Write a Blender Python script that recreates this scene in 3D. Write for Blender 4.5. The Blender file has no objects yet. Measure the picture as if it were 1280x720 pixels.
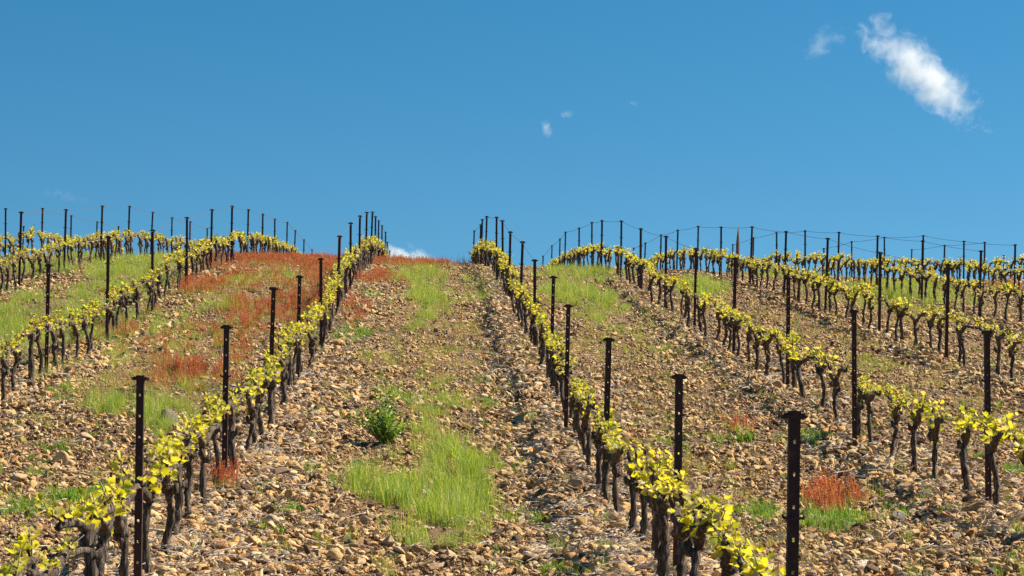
import bpy, bmesh, math, random
import numpy as np
from mathutils import Vector, Matrix, Euler, noise as mnoise

random.seed(7)
rng = np.random.default_rng(7)
scene = bpy.context.scene
COL = scene.collection

# ---------------------------------------------------------------- camera, sky, sun, exposure
FPX, VX, HY = 2895.0, 548.0, 560.0          # focal length, vanishing column and eye level (for a 1280 px wide frame)
cam_data = bpy.data.cameras.new("camera")
cam = bpy.data.objects.new("camera", cam_data)
COL.objects.link(cam)
cam.location = (0, 0, 0)
cam.rotation_euler = (math.radians(90), 0, 0)
cam_data.sensor_width = 36.0
cam_data.lens = 36.0 * FPX / 1280.0
cam_data.shift_x = (640 - VX) / 1280.0
cam_data.shift_y = (HY - 360) / 1280.0
cam_data.clip_start = 0.1
cam_data.clip_end = 9000
cam_data.dof.use_dof = True
cam_data.dof.focus_distance = 22
cam_data.dof.aperture_fstop = 16
scene.camera = cam

SUN_AZ, SUN_EL = math.radians(72), math.radians(43)     # clockwise from +Y, above the horizon
world = bpy.data.worlds.new("World")
scene.world = world
world.use_nodes = True
wt = world.node_tree
wt.nodes.clear()
w_out = wt.nodes.new("ShaderNodeOutputWorld")
w_bg = wt.nodes.new("ShaderNodeBackground")
w_sky = wt.nodes.new("ShaderNodeTexSky")
w_sky.sky_type = 'NISHITA'
w_sky.sun_disc = False
w_sky.sun_elevation = SUN_EL
w_sky.sun_rotation = SUN_AZ
w_sky.altitude = 900
w_sky.air_density = 1.0
w_sky.dust_density = 0.15
w_sky.ozone_density = 3.0
w_hsv = wt.nodes.new("ShaderNodeHueSaturation")
w_hsv.inputs["Hue"].default_value = 0.486
w_hsv.inputs["Saturation"].default_value = 1.36
w_hsv.inputs["Value"].default_value = 0.92
w_bg.inputs["Strength"].default_value = 0.051
w_tc = wt.nodes.new("ShaderNodeTexCoord")
w_up = wt.nodes.new("ShaderNodeVectorMath"); w_up.operation = 'ADD'
w_up.inputs[1].default_value = (0, 0, 0.09)              # clear polarised air: the deep blue reaches low
w_nm = wt.nodes.new("ShaderNodeVectorMath"); w_nm.operation = 'NORMALIZE'
wt.links.new(w_tc.outputs["Generated"], w_up.inputs[0])
wt.links.new(w_up.outputs[0], w_nm.inputs[0])
wt.links.new(w_nm.outputs[0], w_sky.inputs["Vector"])
wt.links.new(w_sky.outputs[0], w_hsv.inputs["Color"])
wt.links.new(w_hsv.outputs[0], w_bg.inputs["Color"])
wt.links.new(w_bg.outputs[0], w_out.inputs["Surface"])

sun_data = bpy.data.lights.new("sun", 'SUN')
sun_data.energy = 5.0
sun_data.angle = math.radians(0.53)
sun_data.color = (1.0, 0.90, 0.73)
sun = bpy.data.objects.new("sun", sun_data)
COL.objects.link(sun)
sdir = Vector((math.sin(SUN_AZ) * math.cos(SUN_EL), math.cos(SUN_AZ) * math.cos(SUN_EL), math.sin(SUN_EL)))
sun.rotation_euler = sdir.to_track_quat('Z', 'Y').to_euler()

scene.view_settings.view_transform = 'Standard'
scene.view_settings.look = 'None'
scene.view_settings.exposure = 1.2
scene.view_settings.gamma = 1.0
scene.cycles.volume_bounces = 4
scene.cycles.transparent_max_bounces = 16
scene.cycles.max_bounces = 6
scene.cycles.use_denoising = True
scene.cycles.denoiser = 'OPENIMAGEDENOISE'
scene.cycles.denoising_input_passes = 'RGB_ALBEDO_NORMAL'
scene.cycles.denoising_prefilter = 'NONE'

# ---------------------------------------------------------------- materials
def new_mat(name):
    m = bpy.data.materials.new(name)
    m.use_nodes = True
    nt = m.node_tree
    b = nt.nodes["Principled BSDF"]
    return m, nt, b

def ramp(nt, stops, interp='LINEAR'):
    r = nt.nodes.new("ShaderNodeValToRGB")
    r.color_ramp.interpolation = interp
    e = r.color_ramp.elements
    e[0].position, e[0].color = stops[0][0], (*stops[0][1], 1)
    e[1].position, e[1].color = stops[-1][0], (*stops[-1][1], 1)
    for p, c in stops[1:-1]:
        k = e.new(p)
        k.color = (*c, 1)
    return r

def tex_noise(nt, scale, detail=4, rough=0.6, coord='Object'):
    tc = nt.nodes.new("ShaderNodeTexCoord")
    n = nt.nodes.new("ShaderNodeTexNoise")
    n.inputs["Scale"].default_value = scale
    n.inputs["Detail"].default_value = detail
    n.inputs["Roughness"].default_value = rough
    nt.links.new(tc.outputs[coord], n.inputs["Vector"])
    return n

def bump(nt, b, height_socket, strength, dist):
    bp = nt.nodes.new("ShaderNodeBump")
    bp.inputs["Strength"].default_value = strength
    bp.inputs["Distance"].default_value = dist
    nt.links.new(height_socket, bp.inputs["Height"])
    nt.links.new(bp.outputs[0], b.inputs["Normal"])

def mixrgb(nt, a, b_, fac, mode='MIX'):
    m = nt.nodes.new("ShaderNodeMix")
    m.data_type = 'RGBA'
    m.blend_type = mode
    for sock, v in ((m.inputs[6], a), (m.inputs[7], b_), (m.inputs[0], fac)):
        if hasattr(v, "links"):
            nt.links.new(v, sock)
        elif isinstance(v, tuple):
            sock.default_value = (*v, 1)
        else:
            sock.default_value = v
    return m.outputs[2]

def mat_soil():
    m, nt, b = new_mat("stony_soil")
    n1 = tex_noise(nt, 1.1, 6, 0.65)
    r1 = ramp(nt, [(0.3, (0.09, 0.05, 0.025)), (0.5, (0.19, 0.115, 0.058)), (0.7, (0.33, 0.21, 0.11))])
    nt.links.new(n1.outputs[0], r1.inputs[0])
    tc = nt.nodes.new("ShaderNodeTexCoord")
    v = nt.nodes.new("ShaderNodeTexVoronoi")
    v.inputs["Scale"].default_value = 24
    nt.links.new(tc.outputs["Object"], v.inputs["Vector"])
    r2 = ramp(nt, [(0.0, (0.45, 0.36, 0.28)), (0.5, (1.0, 0.9, 0.8)), (1.0, (1.5, 1.25, 1.0))])
    nt.links.new(v.outputs["Color"], r2.inputs[0])
    c = mixrgb(nt, r1.outputs[0], r2.outputs[0], 0.6, 'MULTIPLY')
    nt.links.new(c, b.inputs["Base Color"])
    b.inputs["Roughness"].default_value = 0.95
    inv = nt.nodes.new("ShaderNodeMath"); inv.operation = 'SUBTRACT'; inv.inputs[0].default_value = 1.0
    nt.links.new(v.outputs["Distance"], inv.inputs[1])
    n3 = tex_noise(nt, 60, 4, 0.7)
    ad = nt.nodes.new("ShaderNodeMath"); ad.operation = 'ADD'
    nt.links.new(inv.outputs[0], ad.inputs[0]); nt.links.new(n3.outputs[0], ad.inputs[1])
    bump(nt, b, ad.outputs[0], 1.0, 0.03)
    return m

def mat_stone(name, stops, dark=1.0):
    m, nt, b = new_mat(name)
    oi = nt.nodes.new("ShaderNodeObjectInfo")
    r = ramp(nt, stops)
    nt.links.new(oi.outputs["Random"], r.inputs[0])
    n = tex_noise(nt, 2.2, 6, 0.65)
    r2 = ramp(nt, [(0.25, (0.55, 0.5, 0.45)), (0.55, (1, 1, 1)), (0.8, (1.25, 1.15, 1.0))])
    nt.links.new(n.outputs[0], r2.inputs[0])
    c = mixrgb(nt, r.outputs[0], r2.outputs[0], 0.75, 'MULTIPLY')
    nt.links.new(c, b.inputs["Base Color"])
    b.inputs["Roughness"].default_value = 0.85
    n2 = tex_noise(nt, 9, 5, 0.7)
    bump(nt, b, n2.outputs[0], 0.5, 0.12)
    return m

STOPS_MIX = [(0.0, (0.09, 0.05, 0.03)), (0.14, (0.20, 0.11, 0.055)), (0.28, (0.43, 0.27, 0.12)), (0.5, (0.61, 0.405, 0.175)),
             (0.68, (0.72, 0.51, 0.26)), (0.8, (0.68, 0.37, 0.115)), (0.9, (0.46, 0.23, 0.09)), (0.95, (0.76, 0.60, 0.40)), (1.0, (0.28, 0.22, 0.18))]


def mat_leaf(name, stops, trans=0.55, rough=0.5, gain=0.9):
    m = bpy.data.materials.new(name)
    m.use_nodes = True
    nt = m.node_tree
    nt.nodes.clear()
    out = nt.nodes.new("ShaderNodeOutputMaterial")
    oi = nt.nodes.new("ShaderNodeObjectInfo")
    geo = nt.nodes.new("ShaderNodeNewGeometry")
    ad = nt.nodes.new("ShaderNodeMath"); ad.operation = 'ADD'
    nt.links.new(geo.outputs["Random Per Island"], ad.inputs[0])
    sc = nt.nodes.new("ShaderNodeMath"); sc.operation = 'MULTIPLY'; sc.inputs[1].default_value = 0.6
    nt.links.new(oi.outputs["Random"], sc.inputs[0])
    nt.links.new(sc.outputs[0], ad.inputs[1])
    md = nt.nodes.new("ShaderNodeMath"); md.operation = 'FRACT'
    nt.links.new(ad.outputs[0], md.inputs[0])
    r = ramp(nt, stops)
    nt.links.new(md.outputs[0], r.inputs[0])
    d = nt.nodes.new("ShaderNodeBsdfPrincipled")
    d.inputs["Roughness"].default_value = rough
    t = nt.nodes.new("ShaderNodeBsdfTranslucent")
    nz = tex_noise(nt, 55, 3, 0.6)
    nr = ramp(nt, [(0.3, (0.72, 0.78, 0.7)), (0.65, (1.1, 1.06, 1.1))])
    nt.links.new(nz.outputs[0], nr.inputs[0])
    col = mixrgb(nt, r.outputs[0], nr.outputs[0], 1.0, 'MULTIPLY')
    nt.links.new(col, d.inputs["Base Color"])
    tc = mixrgb(nt, col, (1.36 * gain, 1.22 * gain, 0.5 * gain), 1.0, 'MULTIPLY')
    nt.links.new(tc, t.inputs["Color"])
    mx = nt.nodes.new("ShaderNodeMixShader")
    mx.inputs[0].default_value = trans
    nt.links.new(d.outputs[0], mx.inputs[1])
    nt.links.new(t.outputs[0], mx.inputs[2])
    nt.links.new(mx.outputs[0], out.inputs["Surface"])
    return m

def mat_bark():
    m, nt, b = new_mat("vine_bark")
    tc = nt.nodes.new("ShaderNodeTexCoord")
    mp = nt.nodes.new("ShaderNodeMapping")
    mp.inputs["Scale"].default_value = (75, 75, 8)
    nt.links.new(tc.outputs["Object"], mp.inputs[0])
    n = nt.nodes.new("ShaderNodeTexNoise")
    n.inputs["Scale"].default_value = 1.0
    n.inputs["Detail"].default_value = 6
    n.inputs["Roughness"].default_value = 0.7
    nt.links.new(mp.outputs[0], n.inputs["Vector"])
    r = ramp(nt, [(0.34, (0.008, 0.005, 0.004)), (0.47, (0.04, 0.026, 0.018)), (0.58, (0.14, 0.10, 0.072)), (0.68, (0.42, 0.34, 0.27))])
    nt.links.new(n.outputs[0], r.inputs[0])
    nt.links.new(r.outputs[0], b.inputs["Base Color"])
    b.inputs["Roughness"].default_value = 0.95
    bump(nt, b, n.outputs[0], 1.0, 0.02)
    return m

def mat_rust():
    m, nt, b = new_mat("rusted_steel")
    n = tex_noise(nt, 16, 6, 0.7)
    r = ramp(nt, [(0.3, (0.014, 0.007, 0.006)), (0.55, (0.040, 0.013, 0.009)), (0.75, (0.12, 0.034, 0.018))])
    nt.links.new(n.outputs[0], r.inputs[0])
    nt.links.new(r.outputs[0], b.inputs["Base Color"])
    b.inputs["Roughness"].default_value = 0.75
    b.inputs["Metallic"].default_value = 0.15
    bump(nt, b, n.outputs[0], 0.4, 0.004)
    return m

def mat_flat(name, col, rough=0.8, metallic=0.0):
    m, nt, b = new_mat(name)
    n = tex_noise(nt, 30, 4, 0.6)
    r = ramp(nt, [(0.3, tuple(c * 0.6 for c in col)), (0.7, tuple(min(1, c * 1.25) for c in col))])
    nt.links.new(n.outputs[0], r.inputs[0])
    nt.links.new(r.outputs[0], b.inputs["Base Color"])
    b.inputs["Roughness"].default_value = rough
    b.inputs["Metallic"].default_value = metallic
    return m

M_SOIL = mat_soil()
M_STONE = mat_stone("mixed_stone", STOPS_MIX)
M_OCHRE = mat_stone("ochre_stone", [(0, (0.58, 0.38, 0.15)), (1, (0.68, 0.48, 0.21))])
M_ORANGE = mat_stone("orange_stone", [(0, (0.54, 0.28, 0.09)), (1, (0.62, 0.36, 0.13))])
M_TAN = mat_stone("tan_stone", [(0, (0.44, 0.29, 0.16)), (1, (0.58, 0.41, 0.25))])
M_BROWN = mat_stone("brown_stone", [(0, (0.20, 0.125, 0.08)), (1, (0.29, 0.18, 0.11))])
M_GREY = mat_stone("grey_stone", [(0, (0.15, 0.13, 0.10)), (1, (0.24, 0.20, 0.16))])
M_PALE = mat_stone("pale_stone", [(0, (0.58, 0.48, 0.38)), (1, (0.68, 0.60, 0.50))])
M_LEAF = mat_leaf("vine_leaf", [(0.0, (0.17, 0.21, 0.02)), (0.22, (0.32, 0.38, 0.03)), (0.4, (0.53, 0.54, 0.035)), (0.62, (0.62, 0.58, 0.045)), (0.8, (0.60, 0.54, 0.15)), (0.92, (0.60, 0.53, 0.32)), (1.0, (0.46, 0.32, 0.15))], 0.55)
M_BUD = mat_leaf("pale_bud", [(0.0, (0.62, 0.50, 0.38)), (0.5, (0.66, 0.60, 0.40)), (1.0, (0.50, 0.30, 0.24))], 0.4)
M_SHOOT = mat_flat("shoot_green", (0.30, 0.27, 0.09))
M_BARK = mat_bark()
M_RUST = mat_rust()
M_WIRE = mat_flat("wire_steel", (0.11, 0.10, 0.095), 0.6, 0.4)
M_WIRE2 = mat_flat("galvanised_wire", (0.32, 0.31, 0.30), 0.45, 0.5)
M_GRASS = mat_leaf("grass_blade", [(0.0, (0.14, 0.27, 0.04)), (0.4, (0.25, 0.40, 0.055)), (0.75, (0.40, 0.50, 0.10)), (1.0, (0.62, 0.57, 0.30))], 0.5)
M_GRASSD = mat_leaf("dark_grass_blade", [(0.0, (0.08, 0.18, 0.02)), (0.6, (0.17, 0.33, 0.035)), (1.0, (0.30, 0.42, 0.07))], 0.5)
M_STRAW = mat_leaf("dry_straw", [(0.0, (0.32, 0.24, 0.11)), (0.5, (0.50, 0.40, 0.20)), (1.0, (0.42, 0.42, 0.14))], 0.4)
M_RED = mat_leaf("sorrel_seed", [(0.0, (0.28, 0.05, 0.035)), (0.5, (0.48, 0.11, 0.07)), (0.8, (0.50, 0.20, 0.12)), (1.0, (0.40, 0.34, 0.13))], 0.45, gain=1.0)
M_WEED = mat_leaf("weed_leaf", [(0.0, (0.08, 0.18, 0.025)), (0.6, (0.16, 0.31, 0.04)), (1.0, (0.30, 0.44, 0.07))], 0.45)
M_TWIG = mat_flat("dry_cane", (0.50, 0.42, 0.35))
M_WOOD = mat_flat("weathered_wood", (0.20, 0.12, 0.10))

# ---------------------------------------------------------------- the hillside, from the line of each row's ground
def posts_of(rows_px, X0, y_first):
    return [(y_first + 5.0 * k, x, yt) for k, (x, yt) in enumerate(rows_px)]

# each row: name, nominal X, Y of first post, (column, top line) of each post seen, ground line where it shows {index: line}
ROWS = {
 'A': dict(X=-1.66, Y0=12.9, tops=[(176,472),(283,408),(342,360.6),(374.7,345.6),(401,323.7),(424,295),(438.4,278.7),(450,270),(458.5,265.6),(465.6,265),(469.4,270.6),(473.4,276),(477.5,282),(482,290),(484,302.5),(487.2,313.5)],
           H=1.27, base={0:744,1:597,2:510,3:475,4:441,5:387,6:359,8:337}),
 'B': dict(X=1.34, Y0=8.65, tops=[(995,518),(851,470),(761,424),(710.6,382),(691.9,346),(668.4,325),(652.8,302),(637.9,290),(628.3,275.6),(621,271.3),(608.5,270.6),(602.8,274.4),(601,281),(592.8,288.5)],
           H=1.32, base={0:930,1:738,2:640,3:538}),
 'C': dict(X=4.34, Y0=18.3, tops=[(1235,415),(1068,389),(985,348),(919,323),(870,311),(832.5,295.6),(801,286),(776.9,276),(752.8,275.6),(740,278),(724,285),(707,290),(700,298.5),(690,307),(679,320)],
           H=1.28, base={0:635,1:545,2:486,3:447,4:415,5:386,6:362,7:346,8:339,9:337}),
 'D': dict(X=-4.66, Y0=27.7, tops=[(60.5,331),(135.5,296),(192,288),(233.7,272),(265,262),(290.4,257.5),(310.4,262),(328.5,267.5),(343.7,273.7),(359,278),(369,288),(380,299.6),(390,312)],
           H=1.27, base={0:462,1:429,2:390,3:354,4:340,5:328,6:326}),
 'G': dict(X=-7.66, Y0=42.5, tops=[(26,265),(82.5,262),(127.8,257.5),(162,258),(191,265),(215,272),(237.8,277),(259,285.6)],
           H=1.27, base={0:353,1:338,2:328,3:322.5}),
 'H': dict(X=-10.66, Y0=57.0, tops=[(7,260.6),(53.5,260.6),(89,269.4),(121.5,277),(148,283)], H=1.27, base={}),
 'I': dict(X=-13.66, Y0=76.0, tops=[(29.6,283)], H=1.27, base={}),
 'E': dict(X=7.34, Y0=33.3, tops=[(1185.6,331),(1100,316),(1034.6,298),(982.7,289.4),(940,283.5),(902,283.5),(873,282.8),(847.5,287.5),(826.3,293.5),(807,303.5),(792,310)],
           H=1.28, base={0:450,1:419,2:388,3:372,4:357,5:349,6:341}),
 'F': dict(X=10.34, Y0=44.1, tops=[(1226.9,313.5),(1153.5,301),(1096.9,295),(1048.7,290.4),(1006.7,288.3),(971,290.6),(942,297),(916,305.6)],
           H=1.28, base={0:397,1:380,2:361,3:350}),
 'K': dict(X=13.34, Y0=53.6, tops=[(1269,306),(1205,301.5),(1154.5,294.4),(1105.4,296.5),(1064.6,302),(1030,310.5)], H=1.27, base={}),
 'L': dict(X=16.34, Y0=68.0, tops=[(1231,302.8),(1181,306.5),(1139.8,312)], H=1.27, base={}),
 'M': dict(X=19.34, Y0=79.0, tops=[(1254.8,319.4)], H=1.27, base={}),
}
SIDE = {'A': 'first row left of centre', 'D': 'second row left of centre', 'G': 'third row left of centre', 'H': 'fourth row left of centre',
        'I': 'fifth row left of centre', 'B': 'first row right of centre', 'C': 'second row right of centre', 'E': 'third row right of centre',
        'F': 'fourth row right of centre', 'K': 'fifth row right of centre', 'L': 'sixth row right of centre', 'M': 'seventh row right of centre'}
ORD = ['nearest', 'second', 'third', 'fourth', 'fifth', 'sixth', 'seventh', 'eighth', 'ninth', 'tenth', 'eleventh', 'twelfth',
       'thirteenth', 'fourteenth', 'fifteenth', 'sixteenth', 'seventeenth', 'eighteenth']

CORE_Y = np.array([-30, 0, 8, 13, 15, 17.5, 20.7, 24.5, 28.6, 33.6, 38.6, 43.6, 48.6, 53.6, 58.6, 63.6, 68.6, 73.6, 88, 105, 130, 180, 260, 420.])
CORE_Z = np.array([-6, -2.45, -1.15, -0.83, -0.68, -0.55, -0.36, 0.2, 0.80, 1.41, 2.05, 2.75, 3.46, 4.03, 4.54, 4.96, 5.29, 5.6, 6.2, 6.5, 6.3, 4.0, -3, -25.])
def core(Y): return np.interp(Y, CORE_Y, CORE_Z)
YS = np.arange(-30, 420.01, 0.5)
row_order = sorted(ROWS, key=lambda r: ROWS[r]['X'])
res = []
for r in row_order:
    R = ROWS[r]
    ys, dz = [], []
    for k, (x, yt) in enumerate(R['tops']):
        Y = R['Y0'] + 5.0 * k
        zb = (HY - R['base'][k]) * Y / FPX if k in R['base'] else (HY - yt) * Y / FPX - R['H']
        ys.append(Y); dz.append(zb - core(Y))
    ys.append(ys[-1] + 60); dz.append(0.0)
    ys.insert(0, ys[0] - 14); dz.insert(0, dz[0] * 0.3)
    res.append(np.interp(YS, ys, dz))
res = np.array(res)
kern = np.exp(-0.5 * (np.arange(-12, 13) / 4.5) ** 2); kern /= kern.sum()
res = np.array([np.convolve(np.pad(v, 12, mode='edge'), kern, 'valid') for v in res])
cz = np.convolve(np.pad(core(YS), 12, mode='edge'), kern, 'valid')
XS = np.arange(-30, 36.01, 0.5)
rx = np.array([ROWS[r]['X'] for r in row_order])
GZ = np.zeros((len(XS), len(YS)))
for j in range(len(YS)):
    GZ[:, j] = np.interp(XS, rx, res[:, j]) + cz[j]
kx = np.exp(-0.5 * (np.arange(-6, 7) / 2.0) ** 2); kx /= kx.sum()
GZ = np.apply_along_axis(lambda v: np.convolve(np.pad(v, 6, mode='edge'), kx, 'valid'), 0, GZ)

def lowfreq(X, Y):
    return (0.035 * np.sin(X * 1.7 + 0.6 * np.sin(Y * 0.35)) * np.cos(Y * 0.9 + X * 0.4) + 0.02 * np.sin(3.1 * X + 1.3 * Y) * np.sin(2.3 * Y - 0.7 * X)
            + 0.016 * np.sin(8.3 * X + 2.0 * np.sin(1.9 * Y)) * np.cos(6.1 * Y + 1.7 * X)
            + 0.012 * np.sin(14.0 * X + 3.0 * np.sin(2.3 * Y + X)) * np.cos(12.0 * Y - 4.7 * X + 2 * np.sin(3.1 * X)))
def ground(X, Y):
    X = np.asarray(X, float); Y = np.asarray(Y, float)
    fx = np.clip((X - XS[0]) / 0.5, 0, len(XS) - 1.001); fy = np.clip((Y - YS[0]) / 0.5, 0, len(YS) - 1.001)
    i = fx.astype(int); j = fy.astype(int); u = fx - i; v = fy - j
    z = GZ[i, j] * (1-u) * (1-v) + GZ[i+1, j] * u * (1-v) + GZ[i, j+1] * (1-u) * v + GZ[i+1, j+1] * u * v
    far = np.maximum(0, np.abs(X - 3) - 30)
    return z - 0.03 * far + lowfreq(X, Y)
def gz(x, y): return float(ground(np.array([x]), np.array([y]))[0])
def to_frame(X, Y, Z): return VX + FPX * X / Y, HY - FPX * Z / Y
_ysamp = np.concatenate([np.arange(6, 90, 0.04)])
def at(px, py):
    """the point of the hillside seen at a point of the photograph"""
    X = (px - VX) * _ysamp / FPX
    Z = ground(X, _ysamp)
    line = HY - FPX * Z / _ysamp
    k = np.argmax(line <= py)
    if line[k] > py: k = int(np.argmin(line))
    return float(X[k]), float(_ysamp[k]), float(Z[k])

# ---------------------------------------------------------------- object helpers
def mesh_obj(name, me, parent=None, loc=(0, 0, 0), rot=None, scale=None):
    o = bpy.data.objects.new(name, me)
    COL.objects.link(o)
    o.location = loc
    if rot: o.rotation_euler = rot
    if scale: o.scale = scale
    if parent: o.parent = parent
    return o
def empty(name, loc, label, cat, group=None, rot=(0, 0, 0), scale=None):
    o = bpy.data.objects.new(name, None)
    COL.objects.link(o)
    o.location = loc; o.rotation_euler = rot
    if scale: o.scale = scale
    o['label'] = label; o['category'] = cat
    if group: o['group'] = group
    return o
def tag(o, label, cat, group=None):
    o['label'] = label; o['category'] = cat
    if group: o['group'] = group
    return o

class MB:
    def __init__(s): s.v = []; s.f = []; s.mi = []
    def add(s, vs, fs, mi=0):
        b = len(s.v); s.v += [tuple(v) for v in vs]; s.f += [tuple(b + i for i in f) for f in fs]; s.mi += [mi] * len(fs)
    def box(s, x0, x1, y0, y1, z0, z1, mi=0):
        vs = [(x, y, z) for z in (z0, z1) for y in (y0, y1) for x in (x0, x1)]
        s.add(vs, [(0,2,3,1), (4,5,7,6), (0,1,5,4), (2,6,7,3), (0,4,6,2), (1,3,7,5)], mi)
    def tube(s, pts, radii, n=8, mi=0, rough=0.0, rnd=None, cap=True):
        pts = [Vector(p) for p in pts]
        vs = []
        up = Vector((0.31, 0.17, 0.93))
        for i, p in enumerate(pts):
            t = (pts[min(i+1, len(pts)-1)] - pts[max(i-1, 0)]).normalized()
            a = t.cross(up)
            if a.length < 0.2: a = t.cross(Vector((1, 0, 0)))
            a.normalize(); b = t.cross(a)
            for k in range(n):
                w = 2 * math.pi * k / n
                r = radii[i] * (1 + (rnd.uniform(-rough, rough) if rnd else 0))
                vs.append(p + a * math.cos(w) * r + b * math.sin(w) * r)
        fs = [(i*n+k, i*n+(k+1) % n, (i+1)*n+(k+1) % n, (i+1)*n+k) for i in range(len(pts)-1) for k in range(n)]
        if cap:
            fs.append(tuple(range(n-1, -1, -1))); fs.append(tuple((len(pts)-1)*n + k for k in range(n)))
        s.add(vs, fs, mi)
    def mesh(s, name, mats, smooth=False):
        me = bpy.data.meshes.new(name)
        me.from_pydata(s.v, [], s.f)
        for m in mats: me.materials.append(m)
        me.polygons.foreach_set("material_index", s.mi)
        me.polygons.foreach_set("use_smooth", [smooth] * len(s.f))
        me.update()
        return me

# ---------------------------------------------------------------- ground sheet
def axis(fine0, fine1, step, lo, hi):
    a = list(np.arange(fine0, fine1 + 1e-6, step))
    s = step
    while a[-1] < hi: s *= 1.3; a.append(a[-1] + s)
    s = step
    while a[0] > lo: s *= 1.3; a.insert(0, a[0] - s)
    return np.array(a)
gx = axis(-16, 22, 0.125, -900, 900)
gy = axis(4, 82, 0.125, -60, 1500)
GX, GY = np.meshgrid(gx, gy, indexing='ij')
GZZ = ground(GX, GY) - 0.02 * np.maximum(0, GY - 420)
nx, ny = GX.shape
verts = np.stack([GX.ravel(), GY.ravel(), GZZ.ravel()], 1)
ii, jj = np.meshgrid(np.arange(nx-1), np.arange(ny-1), indexing='ij')
q = (ii * ny + jj).ravel()
faces = np.stack([q, q + ny, q + ny + 1, q + 1], 1)
me = bpy.data.meshes.new("ground")
me.vertices.add(len(verts)); me.vertices.foreach_set("co", verts.astype(np.float32).ravel())
me.loops.add(faces.size); me.loops.foreach_set("vertex_index", faces.astype(np.int32).ravel())
me.polygons.add(len(faces)); me.polygons.foreach_set("loop_start", np.arange(0, faces.size, 4, dtype=np.int32))
me.polygons.foreach_set("use_smooth", np.ones(len(faces), bool))
me.update(calc_edges=True)
me.materials.append(M_SOIL)
g = mesh_obj("ground", me)
g['kind'] = 'structure'

# ---------------------------------------------------------------- steel posts
def post_meshes(H, holes=True):
    mb = MB()
    w, d, t = 0.042, 0.028, 0.004
    x0, x1 = -w/2, w/2
    h0, zs = -0.25, []
    z = H - 0.10 if holes else -1
    while z > 0.12: zs.append(z); z -= 0.12
    # web with punched slots: two side strips and the bridges between the slots
    mb.box(x0, -0.005, -t, 0, h0, H); mb.box(0.005, x1, -t, 0, h0, H)
    top = H
    for hz in zs:
        mb.box(-0.005, 0.005, -t, 0, hz + 0.007, top); top = hz - 0.007
    mb.box(-0.005, 0.005, -t, 0, h0, top)
    mb.box(x0, x0 + t, 0, d, h0, H); mb.box(x1 - t, x1, 0, d, h0, H)
    mb.box(x0 + t, x0 + 0.011, d - t, d, h0, H); mb.box(x1 - 0.011, x1 - t, d - t, d, h0, H)
    return mb.mesh("channel", [M_RUST])
def clip_mesh(width, thick):
    mb = MB()
    mb.box(-width/2, width/2, -0.012, -0.005, -thick/2, thick/2)
    for s in (-1, 1):
        mb.tube([(s*width/2, -0.008, 0), (s*(width/2 + 0.004), -0.004, 0.004), (s*(width/2 + 0.003), 0.008, 0.012)], [thick*0.55, thick*0.6, thick*0.45], 6)
    mb.box(-0.026, 0.026, 0.0295, 0.034, -thick/2, thick/2)
    mb.box(-0.0265, -0.0225, -0.0045, 0.029, -thick/2, thick/2); mb.box(0.0225, 0.0265, -0.0045, 0.029, -thick/2, thick/2)
    return mb.mesh("wire_clip", [M_RUST])
def cap_mesh():
    mb = MB()
    mb.box(-0.038, 0.038, -0.010, 0.033, -0.016, -0.002)
    mb.box(-0.038, -0.024, -0.004, 0.027, -0.002, 0.006)
    mb.box(0.024, 0.038, -0.004, 0.027, -0.002, 0.004)
    mb.box(-0.0235, 0.0235, -0.008, 0.031, -0.002, 0.013)
    for s in (-1, 1): mb.tube([(s*0.0375, 0.01, -0.007), (s*0.050, 0.01, -0.004)], [0.009, 0.006], 8)
    return mb.mesh("post_cap", [M_RUST])
CLIP = clip_mesh(0.075, 0.010); CAP = cap_mesh()
CH_H = [1.20, 1.28, 1.36, 1.44]
CHAN = {h: post_meshes(h) for h in CH_H}
CHAN_FAR = {h: post_meshes(h, False) for h in CH_H}
POSTS = {}
for r, R in ROWS.items():
    POSTS[r] = []
    for k, (x, yt) in enumerate(R['tops']):
        Y = R['Y0'] + 5.0 * k
        X = (x - VX) * Y / FPX
        zt = (HY - yt) * Y / FPX
        lean = random.gauss(0.018, 0.012)
        lean2 = random.gauss(0, 0.015)
        Xb = X - lean * 1.3
        zb = gz(Xb, Y)
        H = zt - zb
        ch = min(CH_H, key=lambda h: abs(h - H))
        sc = min(1.12, max(0.88, H / ch))
        p = empty("steel_post", (Xb, Y, zb), "rusty steel trellis post, %s%s in the %s" % (ORD[k], '' if k == 0 else ' from the front', SIDE[r]), "post",
                  "steel posts along the vine rows", (lean2, lean, random.gauss(0, 0.12)), (1, 1, sc))
        mesh_obj("channel", (CHAN if Y < 30 else CHAN_FAR)[ch], p)
        mesh_obj("cap", CAP, p, (0, 0, ch))
        mesh_obj("wire_clip", CLIP, p, (0, 0, ch - 0.38))
        if Y < 45: mesh_obj("wire_clip", CLIP, p, (0, 0, ch - 0.62))
        POSTS[r].append((Xb, Y, zb, ch * sc, lean))

def row_x(r, Y):
    P = POSTS[r]
    ys = np.array([p[1] for p in P]); xs = np.array([p[0] for p in P])
    if len(P) > 5:
        co = np.polyfit(ys, xs, 2)
        return float(np.polyval(co, min(max(Y, ys[0] - 6), ys[-1] + 4)))
    return float(np.interp(Y, ys, xs))
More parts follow.
